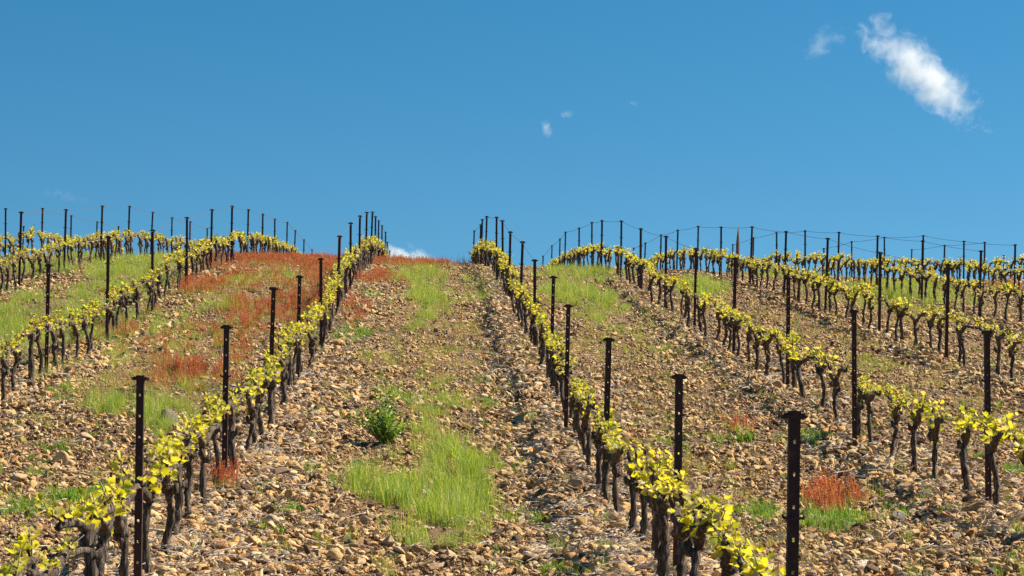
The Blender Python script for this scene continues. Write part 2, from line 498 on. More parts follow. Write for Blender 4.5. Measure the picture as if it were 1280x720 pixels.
# trellis wires: a top wire and a cordon wire for each row
for r, P in POSTS.items():
    if len(P) < 2: continue
    for which, zf, lab in (('top', lambda p: p[3] - 0.012, 'thin steel wire strung between the post tops of the %s'), ('mid', lambda p: 0.56, 'thin cordon wire carrying the shoots of the %s')):
        pts = []
        ext = [(row_x(r, P[0][1] - 5) if which == 'mid' else P[0][0] * (P[0][1] - 5) / P[0][1] + 0.0, P[0][1] - 5, None, P[0][3], 0)]
        ext[0] = (row_x(r, P[0][1] - 5), P[0][1] - 5, gz(row_x(r, P[0][1] - 5), P[0][1] - 5), P[0][3], P[0][4])
        Q = ext + P if which == 'mid' and P[0][1] > 12 else list(P)
        if which == 'top': Q = [p for p in P if p[1] > 31]
        for a, b in zip(Q[:-1], Q[1:]):
            for s in range(6):
                u = s / 6
                za, zb_ = a[2] + zf(a), b[2] + zf(b)
                la = a[4] * zf(a); lb = b[4] * zf(b)
                sag = 0.02 * 4 * u * (1 - u)
                pts.append(((a[0]+la) * (1-u) + (b[0]+lb) * u, a[1] * (1-u) + b[1] * u - 0.012, za * (1-u) + zb_ * u - sag))
        b = P[-1]
        pts.append((b[0] + b[4]*zf(b), b[1] - 0.012, b[2] + zf(b)))
        mb = MB(); mb.tube(pts, [0.0009 + 0.000062 * p[1] for p in pts], 5)
        o = mesh_obj("trellis_wire", mb.mesh("trellis_wire", [M_WIRE if which == 'top' else M_WIRE2]))
        tag(o, lab % SIDE[r], "wire", "trellis wires")

# ---------------------------------------------------------------- vines
def leaf_geo(rnd, size):
    """a lobed young vine leaf, folded along its midrib"""
    prof = [(0, 0), (0.28, -0.10), (0.52, 0.10), (0.40, 0.32), (0.56, 0.55), (0.30, 0.66), (0.22, 0.86), (0, 1.0),
            (-0.22, 0.86), (-0.30, 0.66), (-0.56, 0.55), (-0.40, 0.32), (-0.52, 0.10), (-0.28, -0.10)]
    fold = rnd.uniform(0.15, 0.55); curl = rnd.uniform(-0.5, 0.35)
    vs = []
    for x, y in prof:
        vs.append((x * size * 0.95, y * size, (abs(x) * fold + curl * (y - 0.3) ** 2 * 0.6 + rnd.uniform(-0.04, 0.04)) * size))
    vs.append((0, 0.42 * size, -0.03 * size))
    n = len(prof)
    return vs, [(n, i, (i + 1) % n) for i in range(n)]
def leaf_mat(rnd, base, outdir):
    d = Vector(outdir).normalized()
    up = Vector((rnd.gauss(0, 0.6), rnd.gauss(0, 0.6), rnd.gauss(0.5, 0.5)))
    s = d.cross(up)
    if s.length < 0.1: s = d.cross(Vector((1, 0, 0)))
    s.normalize(); nrm = s.cross(d)
    m = Matrix((s, d, nrm)).transposed().to_4x4()
    m.translation = base
    return m

def vine_design(seed):
    """trunk, two arms along the row (local y), shoots with leaves. returns meshes and leaf placements"""
    rnd = random.Random(seed)
    h = rnd.uniform(0.46, 0.54)
    # trunk
    n = 20
    ph, amp = rnd.uniform(0, 6.28), rnd.uniform(0.006, 0.030)
    girth = rnd.uniform(0.68, 1.08)
    lx, ly = rnd.gauss(0, 0.035), rnd.gauss(0, 0.05)
    pts, rad = [], []
    for i in range(n):
        t = i / (n - 1)
        bend = math.sin(t * math.pi)
        pts.append((lx * t + amp * math.sin(ph + t * 5) * bend * 1.0, ly * t + amp * 1.2 * math.cos(ph + t * 4.3) * bend, -0.06 + (h + 0.06) * t))
        rad.append((0.031 - 0.006 * t + 0.010 * (1 - t) ** 4 + (0.013 if t > 0.85 else 0)) * rnd.uniform(0.72, 1.18) * girth)
    mb = MB()
    mb.tube(pts, rad, 11, rough=0.24, rnd=rnd)
    # knuckles of the head
    for q in range(rnd.randint(1, 3)):
        z = h * rnd.uniform(0.7, 1.0); k = int(z / h * (n - 1))
        p = Vector(pts[k]); a = rnd.uniform(0, 6.28)
        mb.tube([p, p + Vector((math.cos(a) * 0.045, math.sin(a) * 0.045, 0.02)), p + Vector((math.cos(a) * 0.06, math.sin(a) * 0.06, 0.06))], [0.026, 0.024, 0.012], 7, rough=0.2, rnd=rnd)
    trunk = mb.mesh("trunk", [M_BARK], True)
    head = Vector(pts[-1])
    arms, arm_pts = [], []
    for s in (-1, 1):
        L = rnd.uniform(0.44, 0.52)
        mb = MB()
        ap, ar = [], []
        start = head - Vector((0, 0, rnd.uniform(0.02, 0.12)))
        for i in range(7):
            t = i / 6
            z = start.z + (0.56 - start.z) * min(1, t * 1.9) + rnd.gauss(0, 0.006)
            ap.append(Vector((start.x * (1 - t) + rnd.gauss(0, 0.008), start.y + s * L * t, z)))
            ar.append(0.015 * (1 - t) + 0.0135 + rnd.uniform(-0.002, 0.004))
        mb.tube(ap, ar, 8, rough=0.28, rnd=rnd)
        arm_pts.append(ap)
        # short spurs
        for q in range(3):
            p = ap[min(6, 2 + q * 2)]
            mb.tube([p, p + Vector((rnd.gauss(0, 0.012), rnd.gauss(0, 0.012), 0.035)), p + Vector((rnd.gauss(0, 0.02), rnd.gauss(0, 0.02), 0.06))], [0.012, 0.009, 0.005], 6, rough=0.25, rnd=rnd)
        arms.append(mb.mesh("cordon_arm", [M_BARK], True))
    # shoots and leaves
    sh = MB(); leaves = []
    vigour = rnd.choice([0.6, 0.8, 0.9, 1.0, 1.1, 1.2])
    for ap in arm_pts:
        for q in range(6 if vigour > 0.7 else 4):
            p = ap[(q + rnd.randint(0, 1)) % 7] + Vector((0, 0, 0.02))
            L = rnd.uniform(0.03, 0.14) * vigour
            d = Vector((rnd.gauss(0, 0.55), rnd.gauss(0, 0.45), 1)).normalized()
            tip = p + d * L
            sh.tube([p, p + d * L * 0.5 + Vector((rnd.gauss(0, .006), rnd.gauss(0, .006), 0)), tip], [0.004, 0.0034, 0.0022], 5, cap=False)
            if rnd.random() < 0.75:      # pale woolly bud on the spur beside it
                bd = p + Vector((rnd.gauss(0, 0.03), rnd.gauss(0, 0.05), rnd.uniform(0.0, 0.05)))
                for w_ in range(4): leaves.append((leaf_mat(rnd, bd, (rnd.gauss(0, .5), rnd.gauss(0, .5), 1)), rnd.uniform(0.02, 0.034), 6))
            for m in range(rnd.randint(6, 9)):
                t = (m + 0.6) / 8
                base = p.lerp(tip, min(1, t))
                a = m * 2.4 + rnd.uniform(-0.4, 0.4)
                out = Vector((math.cos(a), math.sin(a), rnd.uniform(-0.5, 0.9)))
                stem = base + out.normalized() * rnd.uniform(0.012, 0.04)
                size = rnd.uniform(0.022, 0.052) * (1 - 0.45 * max(0, t - 0.5)) * vigour
                leaves.append((leaf_mat(rnd, stem, out), size, rnd.randrange(6)))
    shoots = sh.mesh("shoots", [M_SHOOT], True)
    fo = MB()
    for M, size, var in leaves:
        mi_ = 1 if var == 6 else 0
        r2 = random.Random(seed * 100 + var)
        vs, fs = leaf_geo(r2, size)
        fo.add([M @ Vector(v) for v in vs], fs, mi_)
    foliage = fo.mesh("foliage", [M_LEAF, M_BUD], True)
    return dict(trunk=trunk, arms=arms, shoots=shoots, leaves=leaves, foliage=foliage)

DES = [vine_design(s) for s in range(24)]
def one_leaf(var):
    r2 = random.Random(900 + var)
    vs, fs = leaf_geo(r2, 1.0)
    mb = MB(); mb.add(vs, fs)
    return mb.mesh("leaf", [M_BUD if var == 6 else M_LEAF], True)
LEAVES = [one_leaf(v) for v in range(7)]

cands = []
for r, P in POSTS.items():
    y0 = P[0][1] - (5 if r != 'I' else 9); y1 = P[-1][1] + 1.5
    step = 1.0 if r == 'C' else 5 / 6
    y = P[0][1] - 10 + step * 0.5
    while y < y0 - 0.1: y += step
    while y < y1:
        k = int(math.floor((y - P[0][1]) / 5.0))
        pos = int(round((y - (P[0][1] + 5 * k) - 0.45) / 0.82)) if k >= -1 else 0
        X = row_x(r, y) + random.gauss(0, 0.025)
        yy = y + random.gauss(0, 0.08)
        z = gz(X, yy)
        sx, sy = to_frame(X, yy, z + 0.6)
        if -70 < sx < 1350 and sy < 790:
            cands.append((yy, X, z, r, k, pos))
        y += step
        # leave the post its own place
        f = (y - P[0][1]) / 5.0
cands.sort()
ORDV = ['first', 'second', 'third', 'fourth', 'fifth', 'sixth', 'seventh', 'eighth']
seen_lab = {}
far_trunk, far_leaf = [], []
nv = 0
counts = {}
for i, (Y, X, z, r, k, pos) in enumerate(cands):
    di = random.randrange(len(DES))
    D = DES[di]
    rz = random.choice([0, math.pi]) + random.gauss(0, 0.10)
    s = random.uniform(0.92, 1.08)
    # is it hidden behind the brow of the hill?
    t = np.linspace(12, Y - 1, 60)
    brow = np.min(HY - FPX * ground(X * t / Y, t) / t) if Y > 50 else 999
    vis_top = HY - FPX * (z + 0.8) / Y
    if vis_top > brow + 1: continue
    if nv < 300:
        c = counts.get((r, k), 0); counts[(r, k)] = c + 1
        if k < 0: lab = "gnarled vine, %s one downhill of the nearest post, %s" % (ORDV[min(7, c)] if False else 'PLACE', SIDE[r])
        else: lab = "gnarled vine, %s uphill of the %s post, %s" % (ORDV[min(7, c)], ORD[k], SIDE[r])
        v = empty("grapevine", (X, Y, z), lab, "vine", "grapevines along the trellis rows", (0, 0, rz), (1, 1, s))
        v['rk'] = "%s|%d|%d" % (r, k, c)
        mesh_obj("trunk", D['trunk'], v)
        slope = (gz(X, yy_ := Y + 0.6) - gz(X, Y - 0.6)) / 1.2
        tilt = math.atan(slope) * (1 if math.cos(rz) > 0 else -1)
        TM = Matrix.Translation((0, 0, 0.5)) @ Matrix.Rotation(tilt, 4, 'X') @ Matrix.Translation((0, 0, -0.5))   # arms follow the wire uphill
        for am in D['arms']: mesh_obj("arm", am, v).matrix_basis = TM
        if Y < 17.2:
            so = mesh_obj("shoot_stems", D['shoots'], v); so['kind'] = 'stuff'; so.matrix_basis = TM
            for M, size, var in D['leaves']:
                lo = mesh_obj("leaf", LEAVES[var], v)
                lo.matrix_basis = TM @ M @ Matrix.Scale(size, 4)
        else:
            so = mesh_obj("shoot_stems", D['shoots'], v); so['kind'] = 'stuff'; so.matrix_basis = TM
            fo = mesh_obj("foliage", D['foliage'], v); fo['kind'] = 'stuff'; fo.matrix_basis = TM
        nv += 1
    else:
        far_trunk.append((X, Y, z, rz, s, di))
for o in list(bpy.data.objects):
    if 'rk' in o:
        r, k, c = o['rk'].split('|')
        if int(k) < 0:
            n = counts[(r, int(k))]
            back = n - 1 - int(c)
            o['label'] = "gnarled vine, %s downhill of the nearest post, %s" % (ORDV[min(7, back)], SIDE[r])
        del o['rk']
# far vines past the three hundred nearest: one joined mesh
def join_far(name, keys, mats, mi_of, items):
    V, F, MI = [], [], []
    base = 0
    cache = {}
    for (X, Y, z, rz, s, di) in items:
        if di not in cache:
            vs, fs, ms = [], [], []
            b = 0
            for key, mi in keys:
                for me_ in (DES[di][key] if isinstance(DES[di][key], list) else [DES[di][key]]):
                    co = np.empty(len(me_.vertices) * 3, np.float32); me_.vertices.foreach_get("co", co)
                    vs.append(co.reshape(-1, 3)); 
                    for p in me_.polygons: fs.append(tuple(b + q for q in p.vertices)); ms.append(mi + p.material_index)
                    b += len(me_.vertices)
            cache[di] = (np.concatenate(vs), fs, ms)
        vs, fs, ms = cache[di]
        c, sn = math.cos(rz), math.sin(rz)
        W = np.stack([X + vs[:, 0]*c - vs[:, 1]*sn, Y + vs[:, 0]*sn + vs[:, 1]*c, z + vs[:, 2]*s], 1)
        V.append(W); F += [tuple(base + q for q in f) for f in fs]; MI += ms
        base += len(vs)
    me_ = bpy.data.meshes.new(name)
    me_.from_pydata(np.concatenate(V).tolist(), [], F)
    for m in mats: me_.materials.append(m)
    me_.polygons.foreach_set("material_index", MI)
    me_.polygons.foreach_set("use_smooth", [True] * len(F))
    return me_
if far_trunk:
    o = mesh_obj("distant_grapevines", join_far("distant_grapevines", [('trunk', 0), ('arms', 0), ('foliage', 1)], [M_BARK, M_LEAF, M_BUD], None, far_trunk))
    o['kind'] = 'stuff'
    tag(o, "farthest vines showing along the brow of the hill", "vines")

# pointed wooden stake standing in the third row right of centre
sx_, sy_ = (922 - VX) * 56.8 / FPX, 56.8
sz_ = gz(sx_, sy_)
top_z = (HY - 283) * sy_ / FPX - sz_
mb = MB()
mb.tube([(0, 0, -0.2), (0.0, 0, 0.4), (0.01, 0, top_z - 0.42), (0.015, 0, top_z - 0.25), (0.02, 0, top_z)], [0.052, 0.05, 0.047, 0.034, 0.003], 9, rough=0.05, rnd=random.Random(3))
tag(mesh_obj("wooden_stake", mb.mesh("wooden_stake", [M_WOOD]), None, (sx_, sy_, sz_)), "pointed brown wooden stake rising among vines below the sky right of centre", "stake")

# ---------------------------------------------------------------- stones
def rock_mesh(seed, sub=2, flat=0.6, cuts=9, smooth=True):
    rnd = random.Random(seed)
    bm = bmesh.new()
    bmesh.ops.create_icosphere(bm, subdivisions=sub, radius=1.0)
    planes = []
    for _ in range(cuts):
        n = Vector((rnd.gauss(0, 1), rnd.gauss(0, 1), rnd.gauss(0, 1))).normalized()
        planes.append((n, rnd.uniform(0.45, 0.85)))
    off = Vector((rnd.uniform(0, 50), rnd.uniform(0, 50), 0))
    sx, sy, sz = rnd.uniform(0.8, 1.25), rnd.uniform(0.65, 1.0), flat * rnd.uniform(0.7, 1.15)
    for v in bm.verts:
        p = v.co.copy()
        for n, d in planes:
            e = p.dot(n) - d
            if e > 0: p -= n * e
        p *= 1 + 0.10 * mnoise.noise(p * 1.6 + off)
        v.co = Vector((p.x * sx, p.y * sy, p.z * sz))
    me_ = bpy.data.meshes.new("rock")
    bm.to_mesh(me_); bm.free()
    me_.polygons.foreach_set("use_smooth", [smooth] * len(me_.polygons))
    return me_

def rubble_mesh(seed, flat=0.6):
    rnd = random.Random(seed)
    bm = bmesh.new()
    sx, sy, sz = rnd.uniform(0.9, 1.5), rnd.uniform(0.5, 0.95), flat * rnd.uniform(0.7, 1.2)
    for _ in range(rnd.randint(8, 13)):
        n = Vector((rnd.gauss(0, 1), rnd.gauss(0, 1), rnd.gauss(0, 1))).normalized() * rnd.uniform(0.85, 1.05)
        bm.verts.new((n.x * sx, n.y * sy, n.z * sz))
    bmesh.ops.convex_hull(bm, input=list(bm.verts))
    bmesh.ops.delete(bm, geom=[v for v in bm.verts if not v.link_faces], context='VERTS')
    bmesh.ops.bevel(bm, geom=list(bm.edges), offset=0.045, segments=1, affect='EDGES', profile=0.5)
    me_ = bpy.data.meshes.new("rubble")
    bm.to_mesh(me_); bm.free()
    return me_

# large single stones: (column, line, width in frame px, colour)
BIG = [(209,530,34,'g'),(55,495,18,'o'),(77,577,24,'y'),(25,602,22,'t'),(98,556,20,'t'),(110,549,16,'t'),(720,655,26,'g'),(703,634,34,'b'),(712,567,20,'y'),(655,568,20,'t'),(676,552,16,'t'),
       (1104,608,26,'r'),(1128,612,18,'r'),(1145,611,20,'r'),(1109,624,18,'r'),(1081,615,12,'t'),(1242,706,22,'y'),(1216,641,28,'r'),(1228,641,14,'r'),(1121,650,26,'g'),(352,596,30,'b'),
       (326,552,22,'g'),(482,682,28,'t'),(522,686,16,'t'),(422,482,18,'r'),(421,431,16,'r'),(409,437,16,'t'),(340,530,18,'t'),(347,520,14,'y'),(690,660,18,'p'),(757,705,24,'t'),(793,715,22,'y'),
       (777,664,24,'t'),(818,678,26,'t'),(240,713,24,'t'),(276,666,18,'y'),(283,678,22,'t'),(1083,711,26,'p'),(1143,668,10,'p'),(1178,680,22,'r'),(1190,664,20,'b'),(342,655,24,'t'),(375,601,16,'y'),
       (627,593,10,'p'),(630,594,14,'y'),(1094,562,14,'y'),(1218,603,22,'t'),(1195,588,16,'o' if False else 't'),(958,488,10,'t'),(965,487,26,'t'),(1130,434,9,'r'),(1075,598,16,'b'),(1057,676,18,'t'),
       (735,591,16,'t'),(763,548,18,'t'),(696,600,20,'b'),(720,611,24,'t'),(665,702,26,'b'),(610,655,18,'b'),(598,705,24,'t'),(455,655,22,'t'),(420,700,24,'y'),(560,698,22,'t')]
MATN = {'g': (M_GREY, 'dark grey'), 'o': (M_ORANGE, 'orange-brown'), 'y': (M_OCHRE, 'yellow ochre'), 't': (M_TAN, 'tan'), 'b': (M_BROWN, 'brown'), 'r': (M_ORANGE, 'orange-brown'), 'p': (M_PALE, 'pale')}
ROCKS = {c: [rock_mesh(100 + i * 7 + ord(c), 3, 0.72, 10) if i % 2 else rubble_mesh(500 + i * 7 + ord(c), 0.75) for i in range(5)] for c in MATN}
for c, L in ROCKS.items():
    for m_ in L: m_.materials.append(MATN[c][0])
spots = [(px, py, w, c) for px, py, w, c in BIG]
rs = random.Random(21)
tries = 0
while len(spots) < 296 and tries < 6000:
    tries += 1
    px, py = rs.uniform(2, 1278), 720 - 235 * rs.random() ** 1.5
    if abs(px - 515) < 90 and abs(py - 635) < 50: continue
    if any(abs(px - q[0]) < (q[2]) * 0.8 and abs(py - q[1]) < q[2] * 0.5 for q in spots): continue
    spots.append((px, py, rs.uniform(10, 19) * (0.7 + 0.3 * (py - 485) / 235), rs.choice('yttttrbbtbog')))
near_posts = [(r, k, p) for r in 'ABCDE' for k, p in enumerate(POSTS[r]) if p[1] < 40]
stone_info = []
for px, py, w, c in spots:
    X, Y, Z = at(px, py)
    size = w / 2 * 1.12 * Y / FPX
    r, k, p = min(near_posts, key=lambda t: math.hypot((t[2][0] - X), (t[2][1] - Y) * 0.6))
    side = 'left' if X < p[0] else 'right'
    ud = 'above' if Y > p[1] else 'below'
    dist = math.hypot(p[0] - X, p[1] - Y)
    stone_info.append([X, Y, Z, size, c, r, k, side, ud, dist])
from collections import defaultdict
sect = defaultdict(list)
for i, s in enumerate(stone_info): sect[(s[5], s[6], s[7], s[8])].append((s[9], i))
rank = {}
for key, L in sect.items():
    for n, (d, i) in enumerate(sorted(L)): rank[i] = n
BIGP = []
NUM = ['closest', 'second closest', 'third closest', 'fourth closest', 'fifth closest', 'sixth closest', 'seventh closest', 'eighth closest', 'ninth closest', 'tenth closest']
NUM += [w + ' closest' for w in ('eleventh twelfth thirteenth fourteenth fifteenth sixteenth seventeenth eighteenth nineteenth twentieth twenty-first twenty-second twenty-third twenty-fourth twenty-fifth twenty-sixth twenty-seventh twenty-eighth twenty-ninth thirtieth thirty-first thirty-second thirty-third thirty-fourth thirty-fifth thirty-sixth thirty-seventh thirty-eighth thirty-ninth fortieth').split()]
for i, (X, Y, Z, size, c, r, k, side, ud, dist) in enumerate(stone_info):
    me_ = rs.choice(ROCKS[c])
    o = mesh_obj("stone", me_, None, (X, Y, Z + size * 0.22), (rs.gauss(0, 0.22), rs.gauss(0, 0.22), rs.uniform(0, 6.28)), (size, size, size * rs.uniform(0.8, 1.1)))
    tag(o, "%s stone, %s %s %s the %s post, %s" % (MATN[c][1], NUM[min(rank[i], 39)], side, ud, ORD[k], SIDE[r]), "stone", "loose stones on the slope")
    BIGP.append((X, Y, size))

# gravel and small stones: scattered instances, one object
def proto_collection(name, meshes):
    c = bpy.data.collections.new(name)
    for i, m_ in enumerate(meshes):
        o = bpy.data.objects.new("%s_%02d" % (name, i), m_)
        c.objects.link(o)
    return c
def scatter(name, pts, rot, scl, idx, coll, label, cat):
    me_ = bpy.data.meshes.new(name)
    me_.vertices.add(len(pts)); me_.vertices.foreach_set("co", np.asarray(pts, np.float32).ravel())
    for nm, typ, arr in (("rot", 'FLOAT_VECTOR', rot), ("scl", 'FLOAT_VECTOR', scl)):
        a = me_.attributes.new(nm, typ, 'POINT'); a.data.foreach_set("vector", np.asarray(arr, np.float32).ravel())
    a = me_.attributes.new("idx", 'INT', 'POINT'); a.data.foreach_set("value", np.asarray(idx, np.int32))
    o = mesh_obj(name, me_)
    ng = bpy.data.node_groups.new(name + "_nodes", 'GeometryNodeTree')
    ng.interface.new_socket("Geometry", in_out='INPUT', socket_type='NodeSocketGeometry')
    ng.interface.new_socket("Geometry", in_out='OUTPUT', socket_type='NodeSocketGeometry')
    N = ng.nodes
    gi, go = N.new("NodeGroupInput"), N.new("NodeGroupOutput")
    m2p = N.new("GeometryNodeMeshToPoints")
    iop = N.new("GeometryNodeInstanceOnPoints")
    ci = N.new("GeometryNodeCollectionInfo")
    ci.inputs["Collection"].default_value = coll
    ci.inputs["Separate Children"].default_value = True
    ci.inputs["Reset Children"].default_value = True
    def attr(nm, typ):
        n = N.new("GeometryNodeInputNamedAttribute"); n.data_type = typ; n.inputs["Name"].default_value = nm; return n.outputs["Attribute"]
    e2r = N.new("FunctionNodeEulerToRotation")
    L = ng.links
    L.new(gi.outputs[0], m2p.inputs["Mesh"]); L.new(m2p.outputs[0], iop.inputs["Points"])
    L.new(ci.outputs[0], iop.inputs["Instance"]); iop.inputs["Pick Instance"].default_value = True
    L.new(attr("idx", 'INT'), iop.inputs["Instance Index"])
    L.new(attr("rot", 'FLOAT_VECTOR'), e2r.inputs[0]); L.new(e2r.outputs[0], iop.inputs["Rotation"])
    L.new(attr("scl", 'FLOAT_VECTOR'), iop.inputs["Scale"])
    L.new(iop.outputs[0], go.inputs[0])
    md = o.modifiers.new("scatter", 'NODES'); md.node_group = ng
    o['kind'] = 'stuff'; o['label'] = label; o['category'] = cat
    return o

# ----- where what grows, as soft ellipses (column, line, half width, half height, weight)
P_GREEN = [(90,395,115,32,1.0),(165,345,60,22,1.0),(30,410,60,30,0.9),(215,330,40,10,.8),(45,336,80,9,0.8),(110,325,40,6,.8),
           (535,375,26,40,1.0),(530,352,22,20,.8),(495,625,46,20,1.2),(545,648,48,28,1.6),(450,610,26,16,.9),(585,625,34,22,.7),(520,680,20,12,1.0),(560,585,26,14,.7),(575,600,45,28,0.9),(545,668,50,26,1.2),(545,515,28,32,0.9),(550,560,30,14,.6),
           (712,360,42,22,1.1),(745,385,38,22,.8),(730,345,60,9,0.8),(875,362,34,12,1.0),(1115,368,90,14,1.0),(1150,382,60,10,.6),(985,345,60,6,.6),
           (135,510,26,18,0.9),(205,525,40,20,.6),(240,490,26,10,0.5),(320,354,45,9,0.4),(275,380,40,22,0.5),(1100,455,30,14,0.4),(505,345,25,10,.5),(350,347,40,8,.35),(300,375,40,20,.3),(220,400,40,20,.35),(250,430,60,25,.3),(390,420,25,20,.3),(60,470,60,20,.25),(600,365,25,20,.35),(470,440,40,20,.2),(790,420,60,30,.15),(640,520,40,40,.08),(130,450,50,20,.2)]
P_DARK = [(460,368,20,6,1.0),(440,418,30,11,1.1),(425,523,18,4,1),(355,638,18,9,1.2),(610,478,18,5,.9),(607,505,12,5,.7),(900,553,62,7,1.1),(1012,551,28,9,1.3),(950,642,38,9,1.1),
          (1045,652,44,12,1.3),(75,494,17,10,1.0),(37,573,14,5,1.0),(95,625,42,12,1.0),(35,640,32,12,.8),(150,620,18,10,1.0),(60,605,14,8,.6),(500,495,25,10,.6),(525,470,12,8,.6),
          (590,605,18,30,.7),(180,500,40,15,.4),(675,655,12,10,.8),(75,560,24,10,.6),(1120,640,22,8,.6),(1225,575,12,6,.4),(620,350,12,6,.7),(560,440,14,6,.6),(820,553,14,5,.5),(160,700,20,8,.4),
          (850,310,10,4,0),(530,655,10,8,.6),(1100,325,10,3,0),(755,375,16,8,.8),(640,480,14,6,.4),(335,605,16,6,.5),(1265,590,16,8,.5),(690,715,40,8,.5),(770,690,20,8,.2)]
P_RED = [(335,324,85,9,4),(400,332,30,14,3.0),(515,327,50,7,4.5),(470,352,26,9,1.4),(255,362,36,10,1.6),(245,470,42,18,1.1),(375,390,34,30,2.2),(330,385,50,34,1.3),(420,360,18,16,.9),(440,392,22,18,.9),
         (285,345,60,10,1.0),(270,425,50,25,.55),(1040,628,27,13,6.0),(395,372,16,34,1.6),(365,425,22,22,1.2),(320,395,40,20,.9),(215,440,50,18,.5),(1258,357,26,3,.9),(925,537,28,7,.3),(150,415,26,8,1.3),(285,603,18,12,1.3),(190,395,14,5,.8),(680,328,50,4,2.0),(225,475,40,12,.7),
         (300,450,20,14,.4),(235,590,40,10,.25),(1130,340,70,6,.5),(830,326,0.1,0.1,0)]
P_STRAW = [(700,425,80,50,.6),(800,480,120,70,.3),(560,420,50,60,.8),(640,390,20,30,.4),(500,450,60,40,.4),(180,470,110,60,.7),(330,370,90,50,.8),(60,430,80,30,.7),(1050,420,120,40,.5),(950,400,60,20,.5),
           (1140,470,120,40,.4),(900,600,70,40,.5),(1000,680,90,40,.4),(560,530,60,60,.5),(520,340,45,14,.9),(450,330,10,10,.5),(210,600,60,40,.3),(820,380,60,30,.3),(560,340,40,14,.8),(1100,400,150,14,.6)]
def dens(px, py, ell):
    d = np.zeros_like(px)
    for x, y, a, b, w in ell:
        if w <= 0: continue
        q = ((px - x) / a) ** 2 + ((py - y) / b) ** 2
        d = np.maximum(d, w * np.exp(-1.1 * q ** 1.3))
    return d
def clump(X, Y, s):
    return 0.5 + 0.5 * np.sin(X * s + 1.7 * np.sin(Y * s * 0.6 + 1)) * np.cos(Y * s * 0.8 + 2.1 * np.sin(X * s * 0.7))
def sample(n, y0, y1, power=1.0):
    """random points of the hillside inside the view, more of them nearer"""
    u = rng.random(n)
    Y = y0 * (y1 / y0) ** (u ** power)
    px = rng.uniform(-60, 1340, n)
    X = (px - VX) * Y / FPX
    Z = ground(X, Y)
    ppx, ppy = to_frame(X, Y, Z)
    ok = (ppy < 790)
    return X[ok], Y[ok], Z[ok], ppx[ok], ppy[ok]

PEB = proto_collection("pebble", [rubble_mesh(300 + i, 0.62 if i % 3 else 0.36) if i % 4 else rock_mesh(300 + i, 2, 0.6, 8, True) for i in range(16)])
for o in PEB.objects: o.data.materials.append(M_STONE)
X, Y, Z, px, py = sample(640000, 10.5, 90, 0.76)
size = np.exp(rng.normal(math.log(0.0107), 0.68, len(X)))
size = np.clip(size * (0.85 + 0.012 * Y), 0.005, 0.050)
gd = dens(px, py, P_GREEN) + dens(px, py, P_DARK) * .6 + dens(px, py, P_RED) * .7
rowd = np.full(len(X), 9.0)
for r_ in ROWS:
    P_ = POSTS[r_]
    if len(P_) > 1:
        rowd = np.minimum(rowd, np.abs(X - np.interp(Y, [p[1] for p in P_], [p[0] for p in P_])))
size *= np.interp(rowd, [0, 0.5, 1.0, 1.5], [1.4, 1.25, 0.82, 0.95]) * (0.75 + 0.5 * clump(X + 7, Y, 2.1))
size = np.clip(size, 0.005, 0.068)
keep = rng.random(len(X)) > np.clip(gd, 0, 1) * 0.75
X, Y, Z, size = X[keep], Y[keep], Z[keep], size[keep]
rot = np.stack([rng.normal(0, 0.5, len(X)), rng.normal(0, 0.5, len(X)), rng.uniform(0, 6.28, len(X))], 1)
scl = np.stack([size * rng.uniform(0.8, 1.3, len(X)), size, size * rng.uniform(0.7, 1.2, len(X))], 1)
scatter("gravel", np.stack([X, Y, Z + size * 0.42], 1), rot, scl, rng.integers(0, 16, len(X)), PEB, "tan and brown gravel and small stones strewn over the whole slope", "gravel")

# ----- grass tufts and weeds
def tuft_mesh(seed, n, h, spread, width, mat, lean=0.5):
    rnd = random.Random(seed); mb = MB()
    for _ in range(n):
        a = rnd.uniform(0, 6.28); rr = spread * math.sqrt(rnd.random())
        b = Vector((math.cos(a) * rr, math.sin(a) * rr, -0.01))
        hh = h * rnd.uniform(0.5, 1.1)
        l = rnd.uniform(0, 6.28); ln = rnd.gauss(0, lean) * hh
        d = Vector((math.cos(l), math.sin(l), 0))
        w = d.cross(Vector((0, 0, 1))); w.rotate(Euler((0, 0, rnd.uniform(-1, 1)))); w *= width * rnd.uniform(0.7, 1.3)
        p1 = b + d * ln * 0.25 + Vector((0, 0, hh * 0.5)); p2 = b + d * ln * 0.8 + Vector((0, 0, hh * (1 - 0.2 * abs(ln / hh))))
        mb.add([b - w, b + w, p1 + w * 0.8, p1 - w * 0.8, p2], [(0, 1, 2, 3), (3, 2, 4)])
    return mb.mesh("tuft", [mat])
